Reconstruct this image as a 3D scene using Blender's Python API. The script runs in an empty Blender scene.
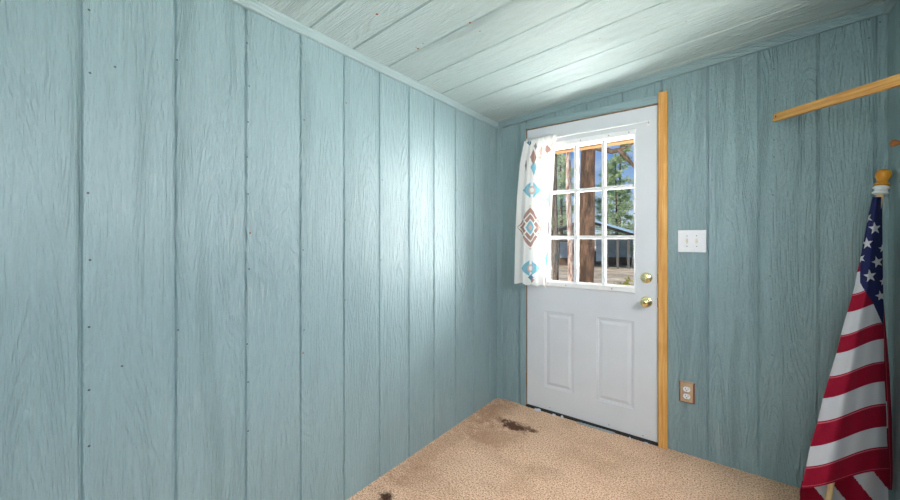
import bpy, bmesh, math, random
from math import sin, cos, pi, tan, atan, radians, sqrt, floor as fl
from mathutils import Vector, Matrix

S = bpy.context.scene
C = S.collection
# ------------------------------------------------------------------ camera
FPX, TH, Y0, H = 364.29, 0.6549, 239.66, 1.2374      # focal length (px), yaw, horizon row, eye height
cam = bpy.data.cameras.new('camera')
cam.sensor_width = 36.0
cam.lens = FPX / 900 * 36
cam.shift_y = -(250 - Y0) / 900
cam.clip_start = 0.02
co = bpy.data.objects.new('camera', cam)
C.objects.link(co)
co.location = (0, 0, H)
co.rotation_euler = (pi / 2, 0, TH)
S.camera = co
# ------------------------------------------------------------------ exposure
S.view_settings.view_transform = 'Standard'
S.view_settings.look = 'None'
S.view_settings.exposure = -0.08
S.view_settings.gamma = 1.0
S.view_settings.use_curve_mapping = False

# ------------------------------------------------------------------ sky, sun, daylight at the windows
def build_world():
    w = bpy.data.worlds.new('sky')
    S.world = w
    w.use_nodes = True
    nt = w.node_tree
    nt.nodes.clear()
    tc = nt.nodes.new('ShaderNodeTexCoord')
    sep = nt.nodes.new('ShaderNodeSeparateXYZ')
    nt.links.new(tc.outputs['Generated'], sep.inputs[0])
    r = nt.nodes.new('ShaderNodeValToRGB')
    r.color_ramp.elements[0].position = 0.0
    r.color_ramp.elements[0].color = (0.80, 0.90, 1.0, 1)
    r.color_ramp.elements[1].position = 0.24
    r.color_ramp.elements[1].color = (0.09, 0.30, 0.80, 1)
    nt.links.new(sep.outputs[2], r.inputs[0])
    n = nt.nodes.new('ShaderNodeTexNoise')
    n.inputs['Scale'].default_value = 5.0
    n.inputs['Detail'].default_value = 5.0
    nt.links.new(tc.outputs['Generated'], n.inputs['Vector'])
    cr = nt.nodes.new('ShaderNodeValToRGB')
    cr.color_ramp.elements[0].position = 0.52
    cr.color_ramp.elements[0].color = (0, 0, 0, 1)
    cr.color_ramp.elements[1].position = 0.72
    cr.color_ramp.elements[1].color = (1, 1, 1, 1)
    nt.links.new(n.outputs[0], cr.inputs[0])
    mx = nt.nodes.new('ShaderNodeMixRGB')
    mx.inputs[2].default_value = (0.95, 0.97, 1.0, 1)
    nt.links.new(cr.outputs[0], mx.inputs[0])
    nt.links.new(r.outputs[0], mx.inputs[1])
    bg = nt.nodes.new('ShaderNodeBackground')
    bg.inputs[1].default_value = 1.0
    nt.links.new(mx.outputs[0], bg.inputs[0])
    out = nt.nodes.new('ShaderNodeOutputWorld')
    nt.links.new(bg.outputs[0], out.inputs[0])
build_world()

def light(name, kind, loc, aim, energy, color, size=None, spread=180):
    d = bpy.data.lights.new(name, kind)
    d.energy = energy
    d.color = color
    if kind == 'AREA':
        d.shape = 'RECTANGLE'
        d.size, d.size_y = size
        d.spread = radians(spread)
    if kind == 'SUN':
        d.angle = radians(0.6)
    o = bpy.data.objects.new(name, d)
    C.objects.link(o)
    o.location = loc
    o.rotation_euler = (Vector(aim) - Vector(loc)).to_track_quat('-Z', 'Y').to_euler()
    return o
light('sun', 'SUN', (-4, -7.5, 9), (0, 0, 0), 7.0, (1.0, 0.93, 0.82))
# daylight entering by the window of the right wall: skylight from above, bounce from the sunlit yard from below
light('window_skylight', 'AREA', (1.00, 1.24, 2.00), (-0.9, 1.48, 0.95), 126, (0.97, 0.92, 1.01), (1.3, 0.8))
light('window_ground_bounce', 'AREA', (1.05, 1.24, 0.62), (-0.9, 1.42, 2.15), 156, (1.06, 0.95, 0.87), (1.5, 0.8))
# sunlit ground in front of the door, shining in through the door's window
light('yard_bounce', 'AREA', (0.9, 3.85, -0.1), (-0.45, 2.1, 2.0), 620, (1.0, 0.97, 0.96), (3.6, 1.3))
light('doorstep_bounce', 'AREA', (-0.50, 3.05, -0.12), (-0.62, 2.62, 2.0), 480, (1.0, 0.97, 0.96), (3.2, 0.8))
light('streak_fill_light', 'AREA', (3.90, 7.60, 2.00), (-0.75, 2.5, 1.42), 620, (1.0, 0.93, 0.92), (3.4, 4.4), 70)  # unseen lamp added to make the bright streak on the left wall
# fill light added behind the camera, coming in by an added window
light('near_fill_light', 'AREA', (-0.30, -2.05, 1.50), (-0.35, 2.5, 1.15), 47, (0.97, 0.98, 1.0), (1.2, 1.0))

# ------------------------------------------------------------------ helpers
def srgb(r, g, b):
    def f(c):
        c /= 255
        return c / 12.92 if c <= 0.04045 else ((c + 0.055) / 1.055) ** 2.4
    return (f(r), f(g), f(b), 1)

def ray(px, py):
    """direction of a picture position, scaled so that its depth along the lens axis is 1"""
    u = (px - 450) / FPX
    return Vector((-sin(TH) + u * cos(TH), cos(TH) + u * sin(TH), -(py - Y0) / FPX))
def at(px, py, y):
    d = ray(px, py)
    return Vector((0, 0, H)) + d * (y / d.y)
def at_depth(px, py, fw):
    return Vector((0, 0, H)) + ray(px, py) * fw

class Nodes:
    def __init__(s, name):
        s.m = bpy.data.materials.new(name)
        s.m.use_nodes = True
        s.t = s.m.node_tree
        s.t.nodes.clear()
        s.out = s.t.nodes.new('ShaderNodeOutputMaterial')
    def new(s, typ, **kw):
        n = s.t.nodes.new(typ)
        for k, v in kw.items():
            setattr(n, k, v)
        return n
    def set(s, sock, v):
        if hasattr(v, 'links') or hasattr(v, 'is_linked'):
            s.t.links.new(v, sock)
        else:
            sock.default_value = v
    def math(s, op, a, b=0.0, c=None, clamp=False):
        n = s.new('ShaderNodeMath', operation=op, use_clamp=clamp)
        s.set(n.inputs[0], a)
        s.set(n.inputs[1], b)
        if c is not None:
            s.set(n.inputs[2], c)
        return n.outputs[0]
    def comb(s, x, y, z):
        n = s.new('ShaderNodeCombineXYZ')
        for i, v in enumerate((x, y, z)):
            s.set(n.inputs[i], v)
        return n.outputs[0]
    def noise(s, vec, scale=1.0, detail=2.0, rough=0.5, dist=0.0):
        n = s.new('ShaderNodeTexNoise')
        s.set(n.inputs['Vector'], vec)
        n.inputs['Scale'].default_value = scale
        n.inputs['Detail'].default_value = detail
        n.inputs['Roughness'].default_value = rough
        n.inputs['Distortion'].default_value = dist
        return n.outputs[0]
    def ramp(s, fac, stops):
        n = s.new('ShaderNodeValToRGB')
        e = n.color_ramp.elements
        while len(e) < len(stops):
            e.new(0.5)
        for q, (p, c) in zip(e, stops):
            q.position = p
            q.color = c if len(c) == 4 else (*c, 1)
        s.set(n.inputs[0], fac)
        return n.outputs[0]
    def mix(s, fac, a, b, blend='MIX'):
        n = s.new('ShaderNodeMixRGB', blend_type=blend)
        s.set(n.inputs[0], fac)
        s.set(n.inputs[1], a)
        s.set(n.inputs[2], b)
        return n.outputs[0]
    def smooth(s, v, a, b):
        n = s.new('ShaderNodeMapRange', interpolation_type='SMOOTHSTEP')
        s.set(n.inputs[0], v)
        n.inputs[1].default_value = a
        n.inputs[2].default_value = b
        return n.outputs[0]
    def xyz(s):
        tc = s.new('ShaderNodeTexCoord')
        sp = s.new('ShaderNodeSeparateXYZ')
        s.t.links.new(tc.outputs['Object'], sp.inputs[0])
        return tc.outputs['Object'], sp.outputs
    def bump(s, h, dist, strength=1.0):
        n = s.new('ShaderNodeBump')
        n.inputs['Distance'].default_value = dist
        n.inputs['Strength'].default_value = strength
        s.set(n.inputs['Height'], h)
        return n.outputs[0]
    def principled(s, color, rough=0.5, metal=0.0, spec=0.5, normal=None, **kw):
        p = s.new('ShaderNodeBsdfPrincipled')
        s.set(p.inputs['Base Color'], color)
        s.set(p.inputs['Roughness'], rough)
        p.inputs['Metallic'].default_value = metal
        p.inputs['Specular IOR Level'].default_value = spec
        for k, v in kw.items():
            s.set(p.inputs[k], v)
        if normal is not None:
            s.set(p.inputs['Normal'], normal)
        return p.outputs[0]
    def done(s, shader):
        s.t.links.new(shader, s.out.inputs[0])
        return s.m

def plain(name, color, rough=0.5, metal=0.0, spec=0.5, vary=0.06, scale=40.0, bump=0.0):
    n = Nodes(name)
    co_, _ = n.xyz()
    f = n.noise(co_, scale, 3.0)
    d = tuple(c * (1 - vary * 2) for c in color[:3]) + (1,)
    l = tuple(min(1, c * (1 + vary)) for c in color[:3]) + (1,)
    col = n.ramp(f, [(0.3, d), (0.7, l)])
    nor = n.bump(n.noise(co_, scale * 3, 2.0), bump) if bump else None
    return n.done(n.principled(col, rough, metal, spec, nor))

def painted_boards(name, ui, vi, off, pitch, color, wear, seed, bump_d=0.0042):
    """painted wood-grain panelling: boards of width pitch along axis ui, grain along axis vi"""
    n = Nodes(name)
    co_, s = n.xyz()
    U, V = s[ui], s[vi]
    bid = n.math('FLOOR', n.math('DIVIDE', n.math('SUBTRACT', U, off), pitch))
    wn = n.new('ShaderNodeTexWhiteNoise', noise_dimensions='1D')
    n.set(wn.inputs['W'], n.math('ADD', bid, seed * 1.37))
    r = n.math('MULTIPLY', wn.outputs[0], 40.0)
    va = n.comb(n.math('MULTIPLY', U, 8.5), n.math('MULTIPLY', V, 0.85), r)
    a = n.noise(va, 1.0, 0.6, 0.4, 0.15)
    ring = n.math('SINE', n.math('MULTIPLY', a, 170.0))
    ring = n.smooth(ring, -0.2, 1.0)
    vb = n.comb(n.math('MULTIPLY', U, 11.0), n.math('MULTIPLY', V, 1.5), n.math('ADD', r, 11.0))
    mask = n.math('ADD', 0.42, n.math('MULTIPLY', n.smooth(n.noise(vb, 1.0, 2.0), 0.32, 0.64), 0.5))
    vc = n.comb(n.math('MULTIPLY', U, 190.0), n.math('MULTIPLY', V, 11.0), r)
    fine = n.noise(vc, 1.0, 2.0, 0.6)
    vd = n.comb(n.math('MULTIPLY', U, 110.0), n.math('MULTIPLY', V, 5.0), r)
    mid = n.noise(vd, 1.0, 2.0, 0.6, 0.4)
    vs = n.comb(n.math('MULTIPLY', U, 170.0), n.math('MULTIPLY', V, 55.0), r)
    stip = n.noise(vs, 1.0, 1.0)
    brk = n.smooth(n.noise(n.comb(n.math('MULTIPLY', U, 45.0), n.math('MULTIPLY', V, 5.0), r), 1.0, 2.0), 0.30, 0.5)
    h = n.math('MULTIPLY', n.math('MULTIPLY', n.math('MULTIPLY', ring, mask), brk), 0.75)
    h = n.math('ADD', h, n.math('MULTIPLY', n.smooth(fine, 0.35, 0.7), 0.24))
    h = n.math('ADD', h, n.math('MULTIPLY', n.math('MULTIPLY', n.smooth(mid, 0.44, 0.62), 0.42), mask))
    h = n.math('ADD', h, n.math('MULTIPLY', n.smooth(stip, 0.35, 0.65), 0.24))
    big = n.noise(co_, 1.7, 3.0)
    dk = tuple(c * 0.93 for c in color[:3]) + (1,)
    lt = tuple(min(1, c * 1.06) for c in color[:3]) + (1,)
    col = n.ramp(big, [(0.3, dk), (0.7, lt)])
    col = n.mix(0.40, col, n.mix(n.smooth(n.math('ADD', n.math('MULTIPLY', fine, 0.5), n.math('MULTIPLY', mid, 0.5)), 0.34, 0.66), tuple(c * 0.84 for c in color[:3]) + (1,), tuple(min(1, c * 1.12) for c in color[:3]) + (1,)))  # relief's light ridges and dark hollows painted into the colour
    # rubbed paint on the raised grain, here and there
    rub = n.math('MULTIPLY', n.smooth(n.noise(co_, 4.0, 3.0), 0.60, 0.74), n.smooth(fine, 0.5, 0.68))
    col = n.mix(n.math('MULTIPLY', rub, wear), col, srgb(205, 208, 198))
    nor = n.bump(h, bump_d, 1.0)
    rgh = n.math('ADD', 0.36, n.math('MULTIPLY', fine, 0.16))
    return n.done(n.principled(col, rgh, 0.0, 0.6, nor, **{'Coat Weight': 0.35, 'Coat Roughness': 0.30, 'Coat Normal': nor}))

def wood(name, c1, c2, axis=2, scale=1.0, rough=0.5):
    n = Nodes(name)
    co_, s = n.xyz()
    k = [70.0 * scale] * 3
    k[axis] = 3.0 * scale
    v = n.comb(*[n.math('MULTIPLY', s[i], k[i]) for i in range(3)])
    f = n.noise(v, 1.0, 3.0, 0.6, 0.6)
    big = n.noise(co_, 9.0 * scale, 2.0)
    col = n.mix(n.math('MULTIPLY', n.smooth(big, 0.4, 0.75), 0.35), n.ramp(f, [(0.32, c1), (0.68, c2)]), c1)
    return n.done(n.principled(col, rough, 0.0, 0.4, n.bump(f, 0.0008, 0.5)))

def attr_cloth(name, rough, transl, weave=900.0, sheen=0.0):
    n = Nodes(name)
    a = n.new('ShaderNodeAttribute', attribute_name='cloth')
    tc = n.new('ShaderNodeTexCoord')
    nor = n.bump(n.noise(tc.outputs['Object'], weave, 1.0), 0.0006, 0.4)
    p = n.principled(a.outputs['Color'], rough, 0.0, 0.2, nor)
    if not transl:
        return n.done(p)
    tr = n.new('ShaderNodeBsdfTranslucent')
    n.set(tr.inputs[0], a.outputs['Color'])
    mx = n.new('ShaderNodeMixShader')
    mx.inputs[0].default_value = transl
    n.t.links.new(p, mx.inputs[1])
    n.t.links.new(tr.outputs[0], mx.inputs[2])
    return n.done(mx.outputs[0])

def glass_mat(name):
    n = Nodes(name)
    tr = n.new('ShaderNodeBsdfTransparent')
    tr.inputs[0].default_value = (0.95, 0.97, 0.96, 1)
    g = n.new('ShaderNodeBsdfGlossy')
    g.inputs['Roughness'].default_value = 0.02
    lw = n.new('ShaderNodeLayerWeight')
    lw.inputs[0].default_value = 0.5
    f = n.math('ADD', 0.03, n.math('MULTIPLY', n.math('POWER', lw.outputs['Facing'], 5.0), 0.9))
    mx = n.new('ShaderNodeMixShader')
    n.t.links.new(f, mx.inputs[0])
    n.t.links.new(tr.outputs[0], mx.inputs[1])
    n.t.links.new(g.outputs[0], mx.inputs[2])
    return n.done(mx.outputs[0])

def link(name, bm, mats, parent=None, smooth=False, bevel=0.0, seg=2, angle=40):
    me = bpy.data.meshes.new(name)
    bm.normal_update()
    bm.to_mesh(me)
    bm.free()
    for m in (mats if isinstance(mats, (list, tuple)) else [mats]):
        me.materials.append(m)
    if smooth:
        for p in me.polygons:
            p.use_smooth = True
    o = bpy.data.objects.new(name, me)
    C.objects.link(o)
    if parent is not None:
        o.parent = parent
    if bevel:
        b = o.modifiers.new('bevel', 'BEVEL')
        b.width = bevel
        b.segments = seg
        b.limit_method = 'ANGLE'
        b.angle_limit = radians(angle)
    return o
def tag(o, label=None, cat=None, group=None, kind=None):
    if label: o['label'] = label
    if cat: o['category'] = cat
    if group: o['group'] = group
    if kind: o['kind'] = kind
    return o
def empty(name, loc, label, cat, group=None, kind=None, rot=None):
    o = bpy.data.objects.new(name, None)
    o.empty_display_size = 0.05
    C.objects.link(o)
    o.location = loc
    if rot: o.rotation_euler = rot
    return tag(o, label, cat, group, kind)

def box(bm, x0, x1, y0, y1, z0, z1, mi=0, mat=None):
    v = [bm.verts.new((x, y, z)) for z in (z0, z1) for y in (y0, y1) for x in (x0, x1)]
    if mat is not None:
        for q in v: q.co = mat @ q.co
    for f in ((0, 2, 3, 1), (4, 5, 7, 6), (0, 1, 5, 4), (2, 6, 7, 3), (0, 4, 6, 2), (1, 3, 7, 5)):
        bm.faces.new([v[i] for i in f]).material_index = mi
    return bm
def newbox(*a, **k):
    return box(bmesh.new(), *a, **k)
def lathe(bm, prof, n=32, mat=Matrix(), mi=0):
    """profile of (radius, height) turned about z, then moved by mat"""
    rings = []
    for r, z in prof:
        if r < 1e-6:
            rings.append([bm.verts.new(mat @ Vector((0, 0, z)))])
        else:
            rings.append([bm.verts.new(mat @ Vector((r * cos(2 * pi * i / n), r * sin(2 * pi * i / n), z))) for i in range(n)])
    for a, b in zip(rings, rings[1:]):
        for i in range(n):
            j = (i + 1) % n
            if len(a) == 1 and len(b) == 1: continue
            if len(a) == 1: f = (a[0], b[j], b[i])
            elif len(b) == 1: f = (a[i], a[j], b[0])
            else: f = (a[i], a[j], b[j], b[i])
            bm.faces.new(f).material_index = mi
    return bm
def tube(bm, pts, rads, n=10, mi=0):
    pts = [Vector(p) for p in pts]
    rings = []
    for i, p in enumerate(pts):
        d = (pts[min(i + 1, len(pts) - 1)] - pts[max(i - 1, 0)]).normalized()
        up = Vector((0, 0, 1)) if abs(d.z) < 0.95 else Vector((1, 0, 0))
        a = d.cross(up).normalized()
        b = d.cross(a)
        r = rads[i] if isinstance(rads, (list, tuple)) else rads
        rings.append([bm.verts.new(p + a * r * cos(2 * pi * k / n) + b * r * sin(2 * pi * k / n)) for k in range(n)])
    for q, w in zip(rings, rings[1:]):
        for k in range(n):
            bm.faces.new((q[k], q[(k + 1) % n], w[(k + 1) % n], w[k])).material_index = mi
    bm.faces.new(rings[0]).material_index = mi
    bm.faces.new(rings[-1][::-1]).material_index = mi
    return bm
AXIS_OUT = Matrix.Rotation(radians(90), 4, 'X')      # turns a lathe's +z to -y (from the door into the room)

# ------------------------------------------------------------------ materials
PAINT = srgb(137, 163, 167)
XL, XR, YB, YF, ZC, SL = -1.4451, 0.565, 2.5, -1.6, 2.1464, 0.0767
PITCH = 0.2201
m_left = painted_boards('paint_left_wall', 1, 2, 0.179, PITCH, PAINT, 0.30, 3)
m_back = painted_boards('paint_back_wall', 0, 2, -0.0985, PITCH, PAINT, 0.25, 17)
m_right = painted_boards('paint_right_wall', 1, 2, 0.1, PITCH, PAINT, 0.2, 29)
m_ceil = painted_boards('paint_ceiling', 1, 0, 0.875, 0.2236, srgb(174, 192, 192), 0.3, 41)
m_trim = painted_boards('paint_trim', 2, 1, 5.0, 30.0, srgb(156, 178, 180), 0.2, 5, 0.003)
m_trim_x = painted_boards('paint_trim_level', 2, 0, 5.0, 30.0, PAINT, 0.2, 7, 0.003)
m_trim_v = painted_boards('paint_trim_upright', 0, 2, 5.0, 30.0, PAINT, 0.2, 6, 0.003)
m_nail = plain('dark_nail', srgb(70, 82, 84), 0.6)
m_rust = plain('rusty_nail', srgb(150, 95, 45), 0.7)
m_white = plain('door_white', srgb(212, 215, 219), 0.42, vary=0.015, scale=6)
m_lite = plain('window_frame_white', srgb(232, 233, 233), 0.4, vary=0.02)
m_plate = plain('switch_plate_white', srgb(228, 228, 230), 0.35, vary=0.01)
m_cream = plain('toggle_cream', srgb(226, 218, 196), 0.4, vary=0.02)
m_dark = plain('black_gap', srgb(38, 36, 36), 0.7)
m_brass = plain('polished_brass', srgb(236, 220, 170), 0.24, 1.0, vary=0.04)
m_hinge = plain('dull_brass', srgb(150, 115, 60), 0.4, 0.8)
m_steel = plain('screw_steel', srgb(150, 150, 148), 0.35, 0.9)
m_jamb = wood('weathered_wood', srgb(120, 88, 60), srgb(165, 132, 96))
m_pine = wood('varnished_pine', srgb(200, 138, 62), srgb(232, 182, 108))
m_pine_x = wood('varnished_pine_stick', srgb(190, 128, 58), srgb(226, 176, 100), 0)
m_amber = wood('amber_varnished_wood', srgb(196, 122, 24), srgb(222, 156, 46), 2, 0.6, 0.3)
m_peg = wood('brown_varnished_wood', srgb(150, 88, 42), srgb(186, 120, 66), 0, 1.0, 0.35)
m_dowel = wood('pale_dowel', srgb(206, 170, 122), srgb(226, 196, 150))
m_plywood = wood('tan_wood_plate', srgb(172, 138, 106), srgb(204, 172, 138), 2, 1.6)
m_redwood = wood('reddish_wood_edge', srgb(118, 62, 48), srgb(150, 88, 66), 2, 1.6)
m_scrap = plain('white_scrap', srgb(214, 218, 222), 0.6)
m_strip = plain('grey_metal_strip', srgb(168, 172, 176), 0.5, 0.2)
m_collar = plain('white_plastic', srgb(222, 224, 226), 0.4, vary=0.02)
m_curtain = attr_cloth('printed_curtain_cloth', 0.85, 0.30)
m_flag = attr_cloth('flag_cloth', 0.75, 0.06, 1500.0)
m_glass = glass_mat('pane_glass')

def carpet_mat():
    n = Nodes('beige_carpet')
    co_, s = n.xyz()
    pile = n.noise(co_, 130.0, 3.0, 0.75)
    tuft = n.noise(co_, 75.0, 3.0, 0.6)
    mott = n.noise(co_, 5.0, 4.0, 0.6)
    col = n.ramp(pile, [(0.38, srgb(166, 118, 88)), (0.49, srgb(234, 192, 158)), (0.63, srgb(252, 226, 198))])
    col = n.mix(n.math('MULTIPLY', n.smooth(mott, 0.42, 0.72), 0.30), col, srgb(176, 134, 100))
    wob = n.noise(co_, 17.0, 4.0, 0.7)
    wob2 = n.noise(co_, 60.0, 2.0, 0.6)
    def spot(x, y, rx, ry, c, amt, col, rough=1.6):
        dx = n.math('DIVIDE', n.math('SUBTRACT', s[0], x), rx)
        dy = n.math('DIVIDE', n.math('SUBTRACT', s[1], y), ry)
        d = n.math('SQRT', n.math('ADD', n.math('MULTIPLY', dx, dx), n.math('MULTIPLY', dy, dy)))
        d = n.math('ADD', d, n.math('MULTIPLY', n.math('SUBTRACT', wob, 0.5), rough * 1.6))
        d = n.math('ADD', d, n.math('MULTIPLY', n.math('SUBTRACT', wob2, 0.5), rough * 0.5))
        f = n.math('SUBTRACT', 1.0, n.smooth(d, 0.35, 1.25))
        return n.mix(n.math('MULTIPLY', f, amt), col, c)
    red = srgb(150, 92, 58)
    col = spot(-1.20, 1.98, 0.17, 0.16, red, 0.36, col)
    col = spot(-1.38, 1.75, 0.08, 0.65, red, 0.26, col)
    col = spot(-1.36, 2.28, 0.14, 0.24, red, 0.36, col)
    col = spot(-1.24, 1.40, 0.20, 0.14, red, 0.16, col)
    col = spot(-0.62, 2.10, 0.22, 0.10, srgb(158, 112, 76), 0.18, col)
    col = spot(-0.78, 1.86, 0.10, 0.06, srgb(150, 104, 70), 0.22, col)
    col = spot(-0.95, 1.80, 0.20, 0.05, srgb(150, 104, 70), 0.14, col)
    col = spot(-1.135, 2.18, 0.13, 0.066, srgb(78, 44, 28), 0.92, col)
    col = spot(-1.03, 2.20, 0.05, 0.03, srgb(96, 58, 36), 0.7, col)
    col = spot(-1.31, 1.20, 0.045, 0.035, srgb(60, 32, 20), 0.95, col)
    col = spot(-1.24, 1.20, 0.03, 0.03, srgb(84, 48, 28), 0.9, col)
    h = n.math('ADD', n.math('MULTIPLY', pile, 0.7), n.math('MULTIPLY', tuft, 0.6))
    return n.done(n.principled(col, 0.95, 0.0, 0.1, n.bump(h, 0.010, 0.9)))
m_carpet = carpet_mat()

# ------------------------------------------------------------------ the room shell
GW, GD = 0.0062, 0.0075       # half width and depth of the panel grooves
def panel_surface(bm, place, u0, u1, grooves, v0, v1, holes=()):
    """grooved sheet: place(u, depth, v) -> point; v0, v1 may depend on u; holes are (ua, ub, va, vb)"""
    br = {round(u0, 5): 0.0, round(u1, 5): 0.0}
    for g in grooves:
        if u0 + GW < g < u1 - GW:
            for du, d in ((-GW, 0.0), (-GW * 0.35, GD), (GW * 0.35, GD), (GW, 0.0)):
                br[round(g + du, 5)] = d
    us = sorted(br)
    for h in holes:
        for u in h[:2]:
            if round(u, 5) not in br:
                lo = max(x for x in us if x <= u); hi = min(x for x in us if x > u)
                br[round(u, 5)] = br[lo] + (br[hi] - br[lo]) * (u - lo) / (hi - lo)
    us = sorted(br)
    for a, b in zip(us, us[1:]):
        m = (a + b) / 2
        runs = [(v0(a), v1(a), v0(b), v1(b))]
        for ua, ub, va, vb in holes:
            if ua < m < ub:
                runs = [(v0(a), va, v0(b), va), (vb, v1(a), vb, v1(b))]
        for a0, a1, b0, b1 in runs:
            if a1 - a0 < 1e-5: continue
            q = [bm.verts.new(place(a, br[a], a0)), bm.verts.new(place(b, br[b], b0)),
                 bm.verts.new(place(b, br[b], b1)), bm.verts.new(place(a, br[a], a1))]
            bm.faces.new(q)
def zc(x): return ZC + SL * (x - XL)
def nails(bm, place, pts, r=0.0032, mi=1):
    for u, v in pts:
        c = [bm.verts.new(place(u + r * cos(k * pi / 4), -0.0009, v + r * sin(k * pi / 4))) for k in range(8)]
        bm.faces.new(c).material_index = mi
def structure(name, bm, mats, label, cat, **k):
    return tag(link(name, bm, mats, **k), label, cat, kind='structure')
def fy(px): return XL * cos(TH) and (XL / tan(atan((px - 450) / FPX) - TH))
def on_left(px, py):
    y = fy(px)
    fw = -sin(TH) * XL + cos(TH) * y
    return y, H - (py - Y0) / FPX * fw
def on_back(px, py):
    p = at(px, py, YB)
    return p.x, p.z

# left wall
gl = [0.179 + PITCH * k for k in range(-8, 11)]
bm = bmesh.new()
pl = lambda u, d, v: (XL - d, u, v)
panel_surface(bm, pl, YF, YB, gl, lambda u: -0.02, lambda u: ZC + 0.02)
box(bm, XL - 0.10, XL - 0.0105, YF, YB + 0.1, -0.1, ZC + 0.1)
nl = [(89, 10), (90, 73), (88, 193), (90, 260), (89, 327), (89, 390), (89, 446), (122, 366), (115, 67), (247, 43), (249, 86), (248, 122),
      (247, 157), (248, 194), (249, 269), (247, 344), (248, 382), (248, 431), (304, 120), (303, 250), (304, 330), (345, 220), (345, 300),
      (382, 180), (381, 260), (456, 190), (456, 225), (456, 290), (457, 160), (177, 60), (178, 330)]
nails(bm, pl, [on_left(*p) for p in nl])
nails(bm, pl, [on_left(*p) for p in ((346, 103), (303, 353), (250, 233))], 0.004, 2)
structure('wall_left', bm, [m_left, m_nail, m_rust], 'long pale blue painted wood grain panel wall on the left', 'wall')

# back wall with the door opening
DX0, DX1, DZ0, DZ1 = -1.1937, -0.3442, 0.018, 2.048
OX0, OX1, OZ = DX0 - 0.010, DX1 + 0.008, DZ1 + 0.010
gb = [-0.0985 + PITCH * k for k in range(-6, 3)] + [0.527]
bm = bmesh.new()
pb = lambda u, d, v: (u, YB + d, v)
panel_surface(bm, pb, XL, XR, gb, lambda u: -0.02, lambda u: zc(u) + 0.02, [(OX0, OX1, -0.02, OZ)])
for a in ((XL - 0.1, OX0, -0.1), (OX1, XR + 0.1, -0.1), (OX0, OX1, OZ)):
    box(bm, a[0], a[1], YB + 0.0105, YB + 0.11, a[2], 2.42)
nb = [(774, 69), (775, 100), (774, 140), (774, 157), (770, 276), (771, 299), (772, 355), (773, 195), (869, 20), (869, 38), (880, 22), (711, 90), (712, 180)]
nails(bm, pb, [on_back(*p) for p in nb])
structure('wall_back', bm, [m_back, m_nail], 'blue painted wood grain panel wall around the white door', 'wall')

# right wall with its window (beside and behind the camera)
WY0, WY1, WZ0, WZ1 = 0.50, 1.61, 0.92, 1.98
gr = [0.1 + PITCH * k for k in range(-7, 11)]
bm = bmesh.new()
pr = lambda u, d, v: (XR + d, u, v)
panel_surface(bm, pr, YF, YB, gr, lambda u: -0.02, lambda u: zc(XR) + 0.02, [(WY0, WY1, WZ0, WZ1)])
for y0, y1, z0, z1 in ((YF, WY0, -0.1, 2.45), (WY1, YB + 0.1, -0.1, 2.45), (WY0, WY1, -0.1, WZ0), (WY0, WY1, WZ1, 2.45)):
    box(bm, XR + 0.0105, XR + 0.10, y0, y1, z0, z1)
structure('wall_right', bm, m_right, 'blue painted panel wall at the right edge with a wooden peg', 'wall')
w1 = empty('window_1', (XR + 0.05, (WY0 + WY1) / 2, WZ0), 'white framed window in the right wall', 'window', kind='structure')
bm = bmesh.new()
hw, hh = (WY1 - WY0) / 2, WZ1 - WZ0
for y0, y1, z0, z1 in ((-hw, -hw + .045, 0, hh), (hw - .045, hw, 0, hh), (-hw, hw, 0, .045), (-hw, hw, hh - .045, hh), (-.02, .02, 0, hh)):
    box(bm, -0.03, 0.03, y0, y1, z0, z1)
link('window_frame', bm, m_lite, w1, bevel=0.003)
link('pane', newbox(-0.003, 0.003, -hw + .04, hw - .04, .04, hh - .04), m_glass, w1)

# near wall, behind the camera
bm = bmesh.new()
pn = lambda u, d, v: (u, YF - d, v)
NX0, NX1 = -0.90, 0.30
panel_surface(bm, pn, XL, XR, [-1.3 + PITCH * k for k in range(10)], lambda u: -0.02, lambda u: zc(u) + 0.02, [(NX0, NX1, WZ0, WZ1)])
for x0, x1, z0, z1 in ((XL - 0.1, NX0, -0.1, 2.42), (NX1, XR + 0.1, -0.1, 2.42), (NX0, NX1, -0.1, WZ0), (NX0, NX1, WZ1, 2.42)):
    box(bm, x0, x1, YF - 0.1, YF - 0.0105, z0, z1)
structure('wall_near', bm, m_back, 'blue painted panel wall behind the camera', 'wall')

w2 = empty('added_window', ((NX0 + NX1) / 2, YF - 0.05, WZ0), 'added white framed window behind the camera, for fill light', 'window', kind='structure')  # unseen window, added to let in fill light from behind
bm = bmesh.new()
for x0, x1, z0, z1 in ((-hw, -hw + .045, 0, hh), (hw - .045, hw, 0, hh), (-hw, hw, 0, .045), (-hw, hw, hh - .045, hh), (-.02, .02, 0, hh)):
    box(bm, x0, x1, -0.03, 0.03, z0, z1)
link('window_frame', bm, m_lite, w2, bevel=0.003)
link('pane', newbox(-hw + .04, hw - .04, -0.003, 0.003, .04, hh - .04), m_glass, w2)

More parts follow.
